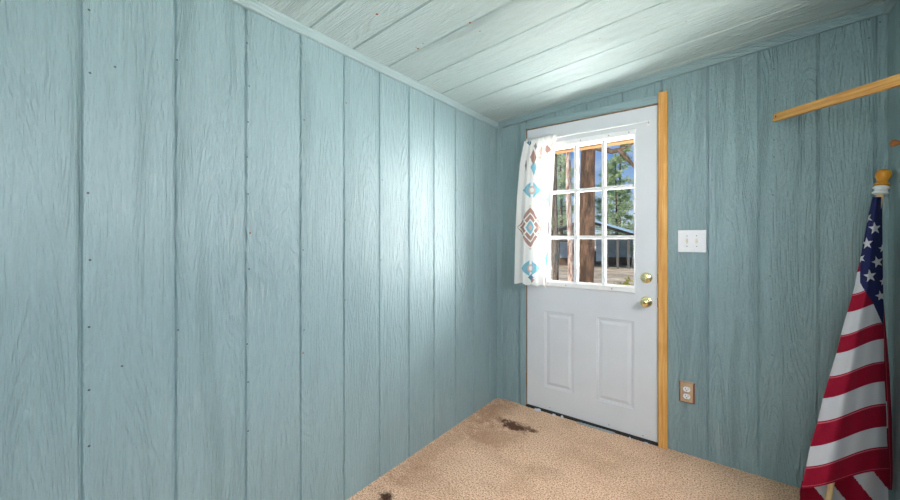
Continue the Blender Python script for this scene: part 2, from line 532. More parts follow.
# ceiling
gc = [0.8745 + 0.2236 * k for k in range(-11, 8)]
bm = bmesh.new()
pc = lambda u, d, v: (v, u, zc(v) + d)
panel_surface(bm, pc, YF, YB, gc, lambda u: XL, lambda u: XR)
q = [(XL - .12, YF - .12), (XR + .12, YF - .12), (XR + .12, YB + .12), (XL - .12, YB + .12)]
lo = [bm.verts.new((x, y, zc(x) + 0.0105)) for x, y in q]
hi = [bm.verts.new((x, y, zc(x) + 0.12)) for x, y in q]
bm.faces.new(lo[::-1]); bm.faces.new(hi)
for i in range(4):
    bm.faces.new((lo[i], lo[(i + 1) % 4], hi[(i + 1) % 4], hi[i]))
def on_ceil(px, py):
    d = ray(px, py)
    t = (ZC - SL * XL - H) / (d.z - SL * d.x)
    p = Vector((0, 0, H)) + d * t
    return p.y, p.x
nails(bm, pc, [on_ceil(*p) for p in ((416, 47), (423, 43.5), (600, 38), (686, 21), (480, 31))], 0.0035, 1)
nails(bm, pc, [on_ceil(*p) for p in ((470, 22.5), (418, 48.5), (377, 14))], 0.006, 1)
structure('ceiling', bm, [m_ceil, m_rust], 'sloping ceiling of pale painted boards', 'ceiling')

# floor
bm = bmesh.new()
box(bm, XL - 0.1, XR + 0.1, YF - 0.1, YB + 0.005, -0.1, 0.0)
structure('floor', bm, m_carpet, 'worn beige carpet floor with dark brown stains', 'floor')

# painted trims along the ceiling and in the corner
bm = bmesh.new()
box(bm, XL, XL + 0.016, YF, YB, ZC - 0.040, ZC + 0.003)
structure('trim_1', bm, m_trim, 'pale painted batten along the top of the left wall', 'trim', bevel=0.002)
bm = bmesh.new()
v = []
for y in (YB - 0.018, YB):
    for x, dz in ((XL + 0.016, -0.045), (XR, -0.045), (XR, 0.004), (XL + 0.016, 0.004)):
        v.append(bm.verts.new((x, y, zc(x) + dz)))
for f in ((0, 1, 2, 3), (7, 6, 5, 4), (0, 4, 5, 1), (3, 2, 6, 7), (0, 3, 7, 4), (1, 5, 6, 2)):
    bm.faces.new([v[i] for i in f])
structure('trim_2', bm, m_trim_x, 'blue painted batten along the top of the back wall', 'trim', bevel=0.002)
bm = newbox(XR - 0.018, XR, YF, YB - 0.018, zc(XR) - 0.05, zc(XR) + 0.003)
structure('trim_3', bm, m_trim, 'blue painted batten along the top of the right wall', 'trim', bevel=0.002)
bm = newbox(XL, XL + 0.042, YB - 0.018, YB, 0, ZC - 0.04)
structure('trim_4', bm, m_trim_v, 'blue upright corner batten between left wall and door', 'trim', bevel=0.002)
# painted casing left of and above the door
bm = newbox(-1.247, OX0 + 0.002, YB - 0.014, YB, 0, 2.105)
structure('trim_5', bm, m_trim_v, 'narrow blue painted casing up the hinge side of the door', 'trim', bevel=0.002)
bm = newbox(OX0 + 0.002, OX1 - 0.004, YB - 0.014, YB, OZ - 0.002, 2.105)
structure('trim_6', bm, m_trim_x, 'blue painted casing board over the top of the door', 'trim', bevel=0.002)
# bare pine casing on the latch side
bm = newbox(-0.338, -0.291, YB - 0.020, YB, 0, 2.115)
structure('trim_7', bm, m_pine, 'bare varnished pine casing up the latch side of the door', 'trim', bevel=0.002)
# door frame: bare jambs seen in the gaps
bm = bmesh.new()
box(bm, OX0 - 0.001, DX0 - 0.003, YB - 0.004, YB + 0.11, 0, OZ)
box(bm, DX1 + 0.003, OX1 + 0.001, YB - 0.010, YB + 0.11, 0, OZ)
box(bm, OX0, OX1, YB - 0.004, YB + 0.11, DZ1 + 0.004, OZ + 0.001)
structure('trim_8', bm, m_jamb, 'weathered brown wooden jamb lining the door opening', 'door frame')
bm = newbox(OX0, OX1, YB - 0.012, YB + 0.13, -0.02, 0.012)
structure('trim_9', bm, m_dark, 'black threshold under the white door', 'threshold', bevel=0.002)

# ------------------------------------------------------------------ the door
door = empty('door_1', ((DX0 + DX1) / 2, YB, DZ0), 'white half glazed door with two raised panels and brass hardware', 'door', kind='structure')
def child(name, bm, mats, parent, **k):
    """mesh built in room coordinates, hung under a thing without moving it"""
    bmesh.ops.translate(bm, verts=bm.verts, vec=-world_loc(parent))
    return link(name, bm, mats, parent, **k)
def world_loc(o):
    l = o.location.copy()
    while o.parent:
        o = o.parent
        l += o.location
    return l
FX0, FX1, FZ0, FZ1 = -1.076, -0.462, 0.904, 1.927       # outer edge of the glazing frame
GX0, GX1, GZ0, GZ1 = -1.036, -0.476, 0.944, 1.884       # glass
P1 = (-1.062, -0.847, 0.178, 0.726)
P2 = (-0.700, -0.472, 0.178, 0.728)
bm = bmesh.new()
yf, yb = YB - 0.002, YB + 0.043
hole = (FX0 + 0.012, FX1 - 0.008, FZ0 + 0.012, FZ1 - 0.012)
xs = sorted({DX0, DX1, hole[0], hole[1], P1[0], P1[1], P2[0], P2[1]})
zs = sorted({DZ0, DZ1, hole[2], hole[3], P1[2], P1[3], P2[3]})
def inside(x, z, r): return r[0] < x < r[1] and r[2] < z < r[3]
for x0, x1 in zip(xs, xs[1:]):
    for z0, z1 in zip(zs, zs[1:]):
        m = ((x0 + x1) / 2, (z0 + z1) / 2)
        if inside(*m, hole): continue
        if not (inside(*m, P1) or inside(*m, P2)):
            bm.faces.new([bm.verts.new(p) for p in ((x0, yf, z0), (x1, yf, z0), (x1, yf, z1), (x0, yf, z1))])
        bm.faces.new([bm.verts.new(p) for p in ((x0, yb, z1), (x1, yb, z1), (x1, yb, z0), (x0, yb, z0))])
for a, b in (((DX0, DZ0), (DX1, DZ0)), ((DX1, DZ0), (DX1, DZ1)), ((DX1, DZ1), (DX0, DZ1)), ((DX0, DZ1), (DX0, DZ0))):
    bm.faces.new([bm.verts.new(p) for p in ((a[0], yb, a[1]), (b[0], yb, b[1]), (b[0], yf, b[1]), (a[0], yf, a[1]))])
hc = [(hole[0], hole[2]), (hole[1], hole[2]), (hole[1], hole[3]), (hole[0], hole[3])]
for i in range(4):
    a, b = hc[i], hc[(i + 1) % 4]
    bm.faces.new([bm.verts.new(p) for p in ((a[0], yf, a[1]), (b[0], yf, b[1]), (b[0], yb, b[1]), (a[0], yb, a[1]))])
for x0, x1, z0, z1 in (P1, P2):                          # pressed panels: moulding down, flat, bevel back up to the field
    loops = []
    for ins, dep in ((0, 0), (0.005, 0.0035), (0.010, 0.0035), (0.014, 0.008), (0.022, 0.008), (0.040, 0.001), (0.043, 0.001)):
        loops.append([bm.verts.new(p) for p in ((x0 + ins, yf + dep, z0 + ins), (x1 - ins, yf + dep, z0 + ins), (x1 - ins, yf + dep, z1 - ins), (x0 + ins, yf + dep, z1 - ins))])
    for a, b in zip(loops, loops[1:]):
        for i in range(4):
            bm.faces.new((a[i], a[(i + 1) % 4], b[(i + 1) % 4], b[i]))
    bm.faces.new(loops[-1])
bmesh.ops.remove_doubles(bm, verts=bm.verts, dist=1e-5)
bmesh.ops.recalc_face_normals(bm, faces=bm.faces)
child('door_slab', bm, m_white, door)

def frame_ring(bm, o, i, y_out, y_in, y_base):
    """moulded rectangular frame: outer rectangle o, inner rectangle i; proud face between"""
    def rc(r, ins, y): return [(r[0] + ins, y, r[2] + ins), (r[1] - ins, y, r[2] + ins), (r[1] - ins, y, r[3] - ins), (r[0] + ins, y, r[3] - ins)]
    loops = [rc(o, 0, y_base), rc(o, 0, y_out + 0.006), rc(o, 0.006, y_out), rc(i, -0.008, y_out), rc(i, 0, y_in)]
    loops = [[bm.verts.new(p) for p in l] for l in loops]
    for a, b in zip(loops, loops[1:]):
        for k in range(4):
            bm.faces.new((a[k], a[(k + 1) % 4], b[(k + 1) % 4], b[k]))
bm = bmesh.new()
frame_ring(bm, (FX0, FX1, FZ0, FZ1), (GX0, GX1, GZ0, GZ1), YB - 0.012, YB + 0.010, YB + 0.004)
box(bm, GX0 - .03, GX0, YB + .010, YB + .055, GZ0 - .03, GZ1 + .03)
box(bm, GX1, GX1 + .012, YB + .010, YB + .055, GZ0 - .03, GZ1 + .03)
box(bm, GX0, GX1, YB + .010, YB + .055, GZ0 - .03, GZ0)
box(bm, GX0, GX1, YB + .010, YB + .055, GZ1, GZ1 + .03)
lf = child('glazing_frame', bm, m_lite, door)
bm = bmesh.new()
for x, z in ((-0.9, FZ0 + .018), (-0.6, FZ0 + .018), (-0.62, FZ1 - .018), (-0.8, FZ1 - .018), (-0.50, FZ1 - .018), (-.47, 1.4)):
    lathe(bm, [(0, .002), (.004, .0015), (.004, 0)], 10, Matrix.Translation((x, YB - 0.0119, z)) @ AXIS_OUT)
child('screw', bm, m_steel, lf)
for y0, y1, w in ((YB + 0.001, YB + 0.017, 0.0115),):
    for x in (-0.838, -0.656):
        child('muntin', newbox(x - w, x + w, y0, y1, GZ0, GZ1), m_lite, door, bevel=0.004)
    for z in (1.574, 1.253):
        child('muntin', newbox(GX0, GX1, y0 + .0015, y1, z - w, z + w), m_lite, door, bevel=0.004)
bm = bmesh.new()                                            # the grille on the outer face
for x in (-0.838, -0.656): box(bm, x - .008, x + .008, YB + .032, YB + .048, GZ0, GZ1)
for z in (1.574, 1.253): box(bm, GX0, GX1, YB + .033, YB + .047, z - .008, z + .008)
child('outer_grille', bm, m_lite, door)
child('pane', newbox(GX0 - .004, GX1 + .004, YB + .018, YB + .024, GZ0 - .004, GZ1 + .004), m_glass, door)
# hardware
kx = -0.404
bm = bmesh.new()
K = lambda x, z: Matrix.Translation((x, YB - 0.002, z)) @ AXIS_OUT
lathe(bm, [(.033, 0), (.033, .003), (.029, .008), (.018, .010), (.012, .013), (.011, .026), (.017, .032), (.025, .041), (.0275, .049), (.025, .056), (.016, .0605), (0, .062)], 40, K(kx, 0.858))
kn = child('door_knob', bm, m_brass, door, smooth=True)
bm = bmesh.new()
lathe(bm, [(.008, 0), (.008, .0015), (0, .002)], 16, K(kx, 0.858) @ Matrix.Translation((0, 0, .0615)))
child('knob_button', bm, m_hinge, kn)
bm = bmesh.new()
lathe(bm, [(.033, 0), (.033, .004), (.029, .010), (.021, .014), (.019, .0145), (0, .0145)], 40, K(kx, 1.004))
db = child('deadbolt', bm, m_brass, door, smooth=True)
bm = bmesh.new()
lathe(bm, [(.008, .0145), (.007, .022), (0, .022)], 16, K(kx, 1.004))
box(bm, kx - .004, kx + .004, YB - .036, YB - .022, 1.004 - .017, 1.004 + .017)
child('thumb_turn', bm, m_brass, db, bevel=0.0015)
bm = bmesh.new()
for z in (0.858, 1.004): box(bm, DX1 - .001, DX1 + .004, YB - .004, YB + .02, z - .028, z + .028)
child('strike_plate', bm, m_hinge, door)
for z in (0.20, 1.03, 1.80):
    bm = newbox(DX0 - .008, DX0 - .001, YB - .0045, YB + .003, z - .05, z + .05)
    lathe(bm, [(0, -.052), (.0045, -.052), (.0045, .052), (0, .052)], 12, Matrix.Translation((DX0 - .004, YB - .006, z)))
    child('hinge', bm, m_hinge, door)
child('door_sweep', newbox(DX0 + .002, DX1 - .002, YB + .001, YB + .040, .0125, DZ0 + .004), m_dark, door)
# small screw heads along the bottom of the door
bm = bmesh.new()
for px, py in ((550, 407.5), (609, 424.7), (643, 435.5)):
    x, z = on_back(px, py)
    lathe(bm, [(0, .0015), (.0035, .001), (.0035, 0)], 10, K(x, z))
child('screw', bm, m_steel, door)

# scraps on the threshold
rnd = random.Random(5)
def chip(px, wid, dep, hgt, rz, label):
    x = at(px, 415, YB - 0.02).x
    bm = bmesh.new()
    n = 9
    top, bot = [], []
    for k in range(n):
        a = 2 * pi * k / n
        r = 1 + rnd.uniform(-.28, .28)
        bot.append(bm.verts.new((wid * r * cos(a), dep * r * sin(a), 0)))
        top.append(bm.verts.new((wid * .8 * r * cos(a), dep * .8 * r * sin(a), hgt * rnd.uniform(.7, 1.2))))
    bm.faces.new(bot[::-1]); bm.faces.new(top)
    for k in range(n): bm.faces.new((bot[k], bot[(k + 1) % n], top[(k + 1) % n], top[k]))
    o = link('paint_chip', bm, m_scrap)
    o.location = (x, YB - 0.024, 0.0)
    o.rotation_euler = (0, 0, rz)
    return tag(o, label, 'paint chip', 'white chips along the threshold')
chip(538, .024, .008, .013, .1, 'long white paint chip on the carpet at the hinge end of the threshold')
chip(554, .014, .008, .012, .4, 'white paint chip on the carpet, second from the hinge end of the door')
chip(562, .011, .009, .014, 1.0, 'small rounded white chip beside the left end of the grey strip')
chip(630, .007, .006, .010, .3, 'tiny white crumb by the threshold right of the grey strip')
chip(646, .010, .006, .008, .2, 'small white crumb by the threshold close to the pine casing')
xa, xb_ = at(578, 420, YB - .02).x, at(615, 430, YB - .02).x
bm = newbox(-(xb_ - xa) / 2, (xb_ - xa) / 2, -.007, .007, 0, .009)
o = link('weather_strip', bm, m_strip, bevel=0.002)
o.location = ((xa + xb_) / 2, YB - 0.026, 0.0)
o.rotation_euler = (0, 0, 0.02)
tag(o, 'loose grey weather strip lying on the carpet against the door threshold', 'strip')

# ------------------------------------------------------------------ switch and outlet
sx0, sz1 = on_back(678, 230.2)
sx1, sz0 = on_back(706.3, 252.5)
sc = ((sx0 + sx1) / 2, (sz0 + sz1) / 2)
sw = empty('light_switch', (sc[0], YB, sc[1]), 'white two toggle light switch plate on the back wall', 'light switch')
bm = newbox(sx0, sx1, YB - .006, YB - .0002, sz0, sz1)
child('cover_plate', bm, m_plate, sw, bevel=0.004, seg=3)
for dx in (-.023, .023):
    bm = newbox(sc[0] + dx - .0055, sc[0] + dx + .0055, YB - .0075, YB - .005, sc[1] - .013, sc[1] + .013)
    box(bm, sc[0] + dx - .004, sc[0] + dx + .004, YB - .018, YB - .006, sc[1] - (.009 if dx > 0 else -.001), sc[1] + (.001 if dx > 0 else .009) + .002)
    child('toggle', bm, m_cream, sw, bevel=0.001)
    for dz in (-.030, .030):
        bm = bmesh.new()
        lathe(bm, [(0, .0018), (.0032, .001), (.0032, 0)], 12, Matrix.Translation((sc[0] + dx, YB - .006, sc[1] + dz)) @ AXIS_OUT)
        child('screw', bm, m_steel, sw)
ox0, oz1 = on_back(679.2, 380)
ox1, oz0 = on_back(694.8, 404.5)
oc = ((ox0 + ox1) / 2, (oz0 + oz1) / 2)
ou = empty('wall_outlet', (oc[0], YB, oc[1]), 'white duplex outlet in a tan wooden plate low on the back wall', 'outlet')
bm = bmesh.new()                                              # wooden plate with slanted reddish edges
lo = [bm.verts.new(p) for p in ((ox0, YB - .0002, oz0), (ox1, YB - .0002, oz0), (ox1, YB - .0002, oz1), (ox0, YB - .0002, oz1))]
hi = [bm.verts.new(p) for p in ((ox0 + .007, YB - .011, oz0 + .007), (ox1 - .007, YB - .011, oz0 + .007), (ox1 - .007, YB - .011, oz1 - .007), (ox0 + .007, YB - .011, oz1 - .007))]
bm.faces.new(hi)
for i in range(4): bm.faces.new((lo[i], lo[(i + 1) % 4], hi[(i + 1) % 4], hi[i])).material_index = 0 if i == 2 else 1
child('cover_plate', bm, [m_plywood, m_redwood], ou)
for dz in (-.020, .020):
    bm = bmesh.new()
    c = (oc[0], oc[1] + dz)
    pts = []
    for k in range(24):
        a = 2 * pi * k / 24
        pts.append((c[0] + .0175 * cos(a), max(-.0145, min(.0145, .0175 * sin(a))) + c[1]))
    f0 = [bm.verts.new((x, YB - .0105, z)) for x, z in pts]
    f1 = [bm.verts.new((x, YB - .0135, z)) for x, z in pts]
    bm.faces.new(f1)
    for k in range(24): bm.faces.new((f0[k], f0[(k + 1) % 24], f1[(k + 1) % 24], f1[k]))
    rc = child('receptacle', bm, m_plate, ou)
    bm = bmesh.new()
    for dx, w_, h_ in ((-.0065, .0011, .0045), (.0065, .0011, .0037)):
        box(bm, c[0] + dx - w_, c[0] + dx + w_, YB - .0138, YB - .0134, c[1] + .003 - h_, c[1] + .003 + h_)
    lathe(bm, [(0, .0004), (.0027, .0003), (.0027, 0)], 12, Matrix.Translation((c[0], YB - .0134, c[1] - .0075)) @ AXIS_OUT)
    child('slot', bm, m_dark, rc)
bm = bmesh.new()
lathe(bm, [(0, .0018), (.003, .001), (.003, 0)], 12, Matrix.Translation((oc[0], YB - .011, oc[1])) @ AXIS_OUT)
child('screw', bm, m_steel, ou)

# ------------------------------------------------------------------ curtain and its rod
rodz, rody = 1.948, YB - 0.045
rod = empty('curtain_rod', (-0.8, rody, rodz), 'thin white curtain rod across the top of the door window', 'curtain rod')
bm = bmesh.new()
tube(bm, [(-1.175, rody, rodz), (-0.39, rody, rodz)], 0.0042, 10)
child('rod', bm, m_lite, rod, smooth=False)
for x in (-1.172, -0.392):
    bm = newbox(x - .006, x + .006, YB - .0035, YB - .002, rodz - .014, rodz + .014)
    tube(bm, [(x, YB - .003, rodz), (x, rody - .004, rodz)], .0045, 8)
    child('bracket', bm, m_lite, rod)

def lerp(pts, t):
    if t <= pts[0][0]: return pts[0][1]
    for (a, x), (b, y) in zip(pts, pts[1:]):
        if t <= b: return x + (y - x) * (t - a) / (b - a)
    return pts[-1][1]
WHITE = srgb(240, 240, 238)[:3]
TEAL, DTEAL, BROWN, ROSE, GREY = srgb(134, 190, 208)[:3], srgb(96, 140, 162)[:3], srgb(172, 140, 132)[:3], srgb(222, 186, 176)[:3], srgb(156, 152, 156)[:3]
def curtain_print(x, y):
    def dia(cx, cy, w, h): return abs(x - cx) / w + abs(y - cy) / h
    # small eye diamonds: teal with a rose centre
    for cx, cy in ((533.5, 190.5), (532.3, 268.0)):
        if (x - cx) ** 2 / 9 + (y - cy) ** 2 / 16 < 1:
            return ROSE if (x - cx) ** 2 / 3 + (y - cy) ** 2 / 6 > 1 else WHITE
        d = dia(cx, cy, 9.8, 9.0)
        if d < 1 and abs(x - cx) > 1.2: return TEAL if d > .25 else WHITE
    # stepped medallion
    cx, cy = 532.0, 227.5
    d = dia(cx, cy, 11.5, 21)
    if abs(x - cx) < 12 and abs(y - cy) < 22:
        di = dia(cx, cy, 4.4, 7.0)
        if di < .45: return ROSE
        if di < 1: return TEAL
        k = (abs(y - cy) + abs(x - cx) * 1.25) % 6.6
        if d < 1.06 and di > 1.25 and k > 1.6 and abs(y - cy - (x - cx) * 1.15) > 1.0 and abs(y - cy + (x - cx) * 1.15) > 1.0: return BROWN
    # top motifs in the gathered heading
    for cx, cy, w, h, c in ((530.5, 143.5, 2.2, 3, DTEAL), (537, 147, 1.6, 4, GREY), (535, 158, 3.0, 8, BROWN), (535.4, 168, 3.0, 8, TEAL), (527, 166, 1.2, 6, GREY), (543, 152, 3, 5, ROSE), (549, 150, 3.2, 4.2, BROWN), (553, 146, 1.8, 5, ROSE), (541, 158, 2, 3, ROSE),
                            (533, 286 - 9, 3.2, 4, DTEAL), (534.5, 279.5, 2, 3.5, BROWN), (548, 279, 2.4, 6, BROWN), (547.6, 285, 2.2, 4, ROSE)):
        if dia(cx, cy, w, h) < 1: return c
    for cx, cy, w, h in ((551.5, 200, 4.2, 8), (549.8, 258.5, 5, 7.4)):
        if dia(cx, cy, w, h) < 1 and x < cx + 1.0: return TEAL
    if dia(550.5, 228, 2.2, 9) < 1: return GREY
    return WHITE
cur = empty('curtain', (-1.08, rody, rodz), 'white curtain with teal and brown diamond print gathered at the left of the door', 'curtain')
LX = [(136, 526.5), (145, 525.5), (165, 522), (185, 520.3), (200, 519.3), (240, 517.8), (284, 516.8)]
RX = [(136, 557.0), (150, 556.8), (165, 556.2), (200, 554.2), (250, 551.4), (290, 549.0)]
def curtain_mesh():
    bm = bmesh.new()
    cl = bm.loops.layers.float_color.new('cloth')
    NS, NT = 150, 330
    grid, cols = [], []
    for j in range(NT + 1):
        t = j / NT
        row, crow = [], []
        for i in range(NS + 1):
            s = i / NS
            topy = 142.5 - 6.8 * s
            boty = 282.0 + 4.6 * s + 0.9 * sin(s * 21)
            py = topy + (boty - topy) * t
            a = lerp(LX, py); b = lerp(RX, py)
            px = a + (b - a) * s
            fold = sin(s * 2 * pi * 4.3 + 0.8 * sin(t * 3) + .5) * (.5 + .5 * sin(s * 2 * pi * 1.3 + 1)) 
            fine = sin(s * 2 * pi * 13 + 2 * sin(t * 2.3)) * max(0, 1 - t * 3.2)
            amp = 0.013 + 0.011 * t
            d = rody - 0.012 - amp * (1 + fold) - 0.004 * fine
            hdr = abs(py - (topy + 7))
            if t < .09: d += 0.004 * (1 - t / .09) 
            p = at(px, py, rody)
            p.x += 0.006 * cos(s * 2 * pi * 4.3 + .5) * t
            # cloth stays on its own plane; folds move it towards the room
            p.y = d
            row.append(bm.verts.new(p)); crow.append((px, py))
        grid.append(row); cols.append(crow)
    for j in range(NT):
        for i in range(NS):
            f = bm.faces.new((grid[j][i], grid[j + 1][i], grid[j + 1][i + 1], grid[j][i + 1]))
            f.smooth = True
            x = (cols[j][i][0] + cols[j + 1][i + 1][0]) / 2; y = (cols[j][i][1] + cols[j + 1][i + 1][1]) / 2
            c = curtain_print(x, y)
            for l in f.loops: l[cl] = (*c, 1)
    return bm
bm = curtain_mesh()
bmesh.ops.translate(bm, verts=bm.verts, vec=-cur.location)
link('printed_cloth', bm, m_curtain, cur)
bm = bmesh.new()                                              # gathered heading sleeve round the rod
cl = bm.loops.layers.float_color.new('cloth')
n_, k_ = 90, 12
rings = []
for i in range(n_ + 1):
    x = -1.178 + .222 * i / n_
    r = 0.013 + .0045 * sin(i * 1.9) + .003 * sin(i * .83)
    rings.append([bm.verts.new((x, rody + r * .8 * cos(2 * pi * k / k_), rodz + r * 1.5 * sin(2 * pi * k / k_))) for k in range(k_)])
for a, b in zip(rings, rings[1:]):
    for k in range(k_):
        f = bm.faces.new((a[k], a[(k + 1) % k_], b[(k + 1) % k_], b[k])); f.smooth = True
        for l in f.loops: l[cl] = (*WHITE, 1)
bmesh.ops.translate(bm, verts=bm.verts, vec=-cur.location)
link('heading', bm, m_curtain, cur)

# ------------------------------------------------------------------ wooden arm and peg on the right wall
pa, pw = Vector((0.177, 2.40, 1.838)), Vector((0.5649, 1.673, 1.745))
arm = empty('wooden_arm', pw, 'long bare pine arm sticking out from the right wall near the ceiling', 'wooden arm')
d = (pa - pw)
L = d.length
M = d.to_track_quat('X', 'Z').to_matrix().to_4x4()
bm = bmesh.new()
box(bm, 0.012, L, -.011, .011, -.019, .019)
for v in bm.verts: 
    if v.co.x > L - .001 and v.co.z > 0: v.co.x -= .004
st = link('stick', bm, m_pine_x, arm, bevel=0.003, seg=2)
st.rotation_euler = M.to_euler()
bm = bmesh.new()
lathe(bm, [(0, .0004), (.0045, .0004), (.0045, 0)], 12, Matrix.Translation((L - .022, .0108, .002)) @ Matrix.Rotation(radians(-90), 4, 'X'))
lathe(bm, [(0, .0004), (.0045, .0004), (.0045, 0)], 12, Matrix.Translation((L - .022, -.0108, .002)) @ Matrix.Rotation(radians(90), 4, 'X'))
ho = link('bored_hole', bm, m_dark, st)
bm = newbox(-.030, -.0001, -.04, .04, -.05, .05)
link('wall_block', bm, m_pine, arm, bevel=.003)
pe = empty('wall_peg', (XR, 2.2, 1.617), 'small turned brown wooden peg on the right wall above the flag', 'peg')
bm = bmesh.new()
lathe(bm, [(.010, 0), (.0095, .004), (.0065, .012), (.0060, .030), (.0075, .040), (.0125, .048), (.0138, .054), (.0125, .060), (.006, .0635), (0, .064)], 24, Matrix.Rotation(radians(-90), 4, 'Y'))
link('turned_peg', bm, m_peg, pe, smooth=True)

# ------------------------------------------------------------------ flag on its pole, leaning in the corner
FWT, FWB = 1.583, 1.553
ptop = at_depth(880.6, 192, FWT)
pbot = at_depth(823.5, 528.5, FWB); pbot.z = 0.003
flag = empty('flag', (pbot.x, pbot.y, 0), 'furled striped flag with white stars on a wooden pole leaning in the right corner', 'flag')
ax = (ptop - pbot)
AX = ax.to_track_quat('Z', 'Y').to_matrix().to_4x4()
bm = bmesh.new()
ln = ax.length
lathe(bm, [(0, 0), (.009, 0), (.0100, .003), (.0100, ln), (0, ln)], 24, Matrix.Translation(pbot) @ AX)
child('pole', bm, m_dowel, flag, smooth=False)
bm = bmesh.new()
B = Matrix.Translation(ptop) @ AX
lathe(bm, [(.0102, -.012), (.020, -.010), (.025, -.006), (.025, -.001), (.020, .003), (.020, .013), (.026, .016), (.026, .020), (.020, .026), (.0102, .028)], 32, B)
child('collar', bm, m_collar, flag, smooth=True)
bm = bmesh.new()
lathe(bm, [(.0102, .027), (.023, .028), (.0245, .031), (.023, .037), (.0170, .042), (.0155, .049), (.0175, .056), (.0225, .064), (.0248, .074), (.0248, .081), (.022, .091), (.015, .098), (.007, .101), (0, .1015)], 36, B)
child('finial', bm, m_amber, flag, smooth=True)

RED, BLUE, FWHITE, STITCH = srgb(150, 10, 44)[:3], srgb(34, 38, 84)[:3], srgb(206, 204, 210)[:3], srgb(206, 96, 112)[:3]
FL = [(197, 872.5), (215, 868.5), (250, 862), (262, 859.5), (272, 857), (285, 855), (330, 842), (353, 836.5), (376, 829.5), (398, 823), (420, 818), (445, 810.5), (465, 806.3), (490, 801)]
FR = [(197, 882.2), (230, 882.4), (280, 883), (325, 883.5), (380, 884.5), (415, 886.5), (440, 887), (470, 889.5), (490, 890)]
VL = [(0, 197), (1, 222), (2, 247), (3, 272), (4, 294), (5, 312), (6, 335), (7, 353), (8, 376), (9, 398), (10, 421), (11, 446), (12, 466), (13, 487.5)]
VR = [(0, 197), (1, 219), (2, 241), (3, 262), (4, 283), (5, 302), (6, 322), (7, 338.5), (8, 361), (9, 381), (10, 403), (11, 426), (12, 446), (13, 470)]
CB = [(197, 860), (250, 859), (264, 857.5), (277, 857), (288, 863), (303, 873), (323, 882), (332, 890)]
STARS = [(874.8, 228.3, 6.6, .1), (867.4, 218.2, 5.4, .5), (867, 243.4, 6.2, .1), (877.4, 262, 6.2, .3), (870, 276, 6.8, .15), (880.6, 296, 5.8, .2), (860.6, 258.5, 5.0, .4), (876.4, 231 - 24, .1, 0), (882.6, 248.5, 4.5, .1), (883.5, 281.5, 4.5, .1)]
def in_star(x, y, cx, cy, R, rot):
    x -= cx; y -= cy
    r = sqrt(x * x + y * y)
    if r > R: return False
    a = (math.atan2(x, -y) + rot) % (2 * pi / 5)
    a = abs(a - 2 * pi / 5) if a > pi / 5 else a
    # edge from the tip (R, 0) to the inner corner
    ri = R * 0.40
    x1, y1 = R, 0.0
    x2, y2 = ri * cos(pi / 5), ri * sin(pi / 5)
    qx, qy = r * cos(a), r * sin(a)
    return (x2 - x1) * (qy - y1) - (y2 - y1) * (qx - x1) > 0
def front_color(px, py, v):
    if py < lerp([(855, 270), (857, 277), (863, 288), (873, 303), (882, 323), (890, 335)], px) and px > lerp(CB, py) and not (py > 253 and px < 860):
        if py < 300:
            for st_ in STARS:
                if in_star(px, py, *st_): return FWHITE
        return BLUE
    k = int(min(12, v))
    f = v - fl(v)
    if k % 2 == 0:
        if 0.06 < f < 0.09 and v < 13: return STITCH
        if k == 12 and .90 < f < .93: return STITCH
        return RED
    return FWHITE
def cloth_sheet(NS, NT, point, color):
    bm = bmesh.new()
    cl = bm.loops.layers.float_color.new('cloth')
    g, q = [], []
    for j in range(NT + 1):
        r1, r2 = [], []
        for i in range(NS + 1):
            p, key = point(i / NS, j / NT)
            r1.append(bm.verts.new(p)); r2.append(key)
        g.append(r1); q.append(r2)
    for j in range(NT):
        for i in range(NS):
            f = bm.faces.new((g[j][i], g[j + 1][i], g[j + 1][i + 1], g[j][i + 1]))
            f.smooth = True
            k = [(a + b) / 2 for a, b in zip(q[j][i], q[j + 1][i + 1])]
            c = color(*k)
            for l in f.loops: l[cl] = (*c, 1)
    return bm
def ease(a): return a * a * (3 - 2 * a)
def front_depth(s, t):
    bul = 0.034 + 0.047 * t
    fold = 0.010 * t * sin(s * 2 * pi * 1.6 + t * 2.2) + .004 * t * sin(s * 2 * pi * 3.3 + t * 5)
    return FWT + (FWB - FWT) * t - bul * max(0, sin(pi * (0.06 + s * .88))) ** .7 + fold + .010 + 0.03 * t * (s - .5)
def front_point(s, t):
    v = t * 13
    yl, yr = lerp(VL, v), lerp(VR, v)
    e = s * .55 + ease(s) * .45
    py = yl + (yr - yl) * e + 1.6 * sin(s * pi * 2.0 + .4) * t * (1 - (1 - t) * .5)
    a, b = lerp(FL, py), lerp(FR, py)
    px = a + (b - a) * s
    fw = front_depth(s, t)
    return at_depth(px, py, fw), (px, py, v)
child('starred_cloth', cloth_sheet(150, 520, front_point, front_color), m_flag, flag)
def side_point(s, t):                                        # the fold that turns back at the right
    py = 300 + t * 190
    a = lerp(FR, py) - 1.5
    b = lerp([(300, 883.5), (330, 886), (370, 889.5), (420, 892), (470, 893), (495, 892)], py)
    px = a + (b - a) * sin(s * pi / 2 * 1.0)
    v = lerp([(y, k) for k, y in VR], py)
    fw = front_depth(1.0, v / 13) + .005 + .030 * s + .003 * sin(t * 9 + s * 3) * s
    p = at_depth(px, py, fw)
    p.x = min(p.x, 0.561)
    return p, (px, py, s)
def side_color(px, py, s):
    if s < .22 and 405 < py + s * 20 < 432: return FWHITE
    if .30 < s < .36: return STITCH
    return RED
child('turned_back_fold', cloth_sheet(16, 120, side_point, side_color), m_flag, flag)
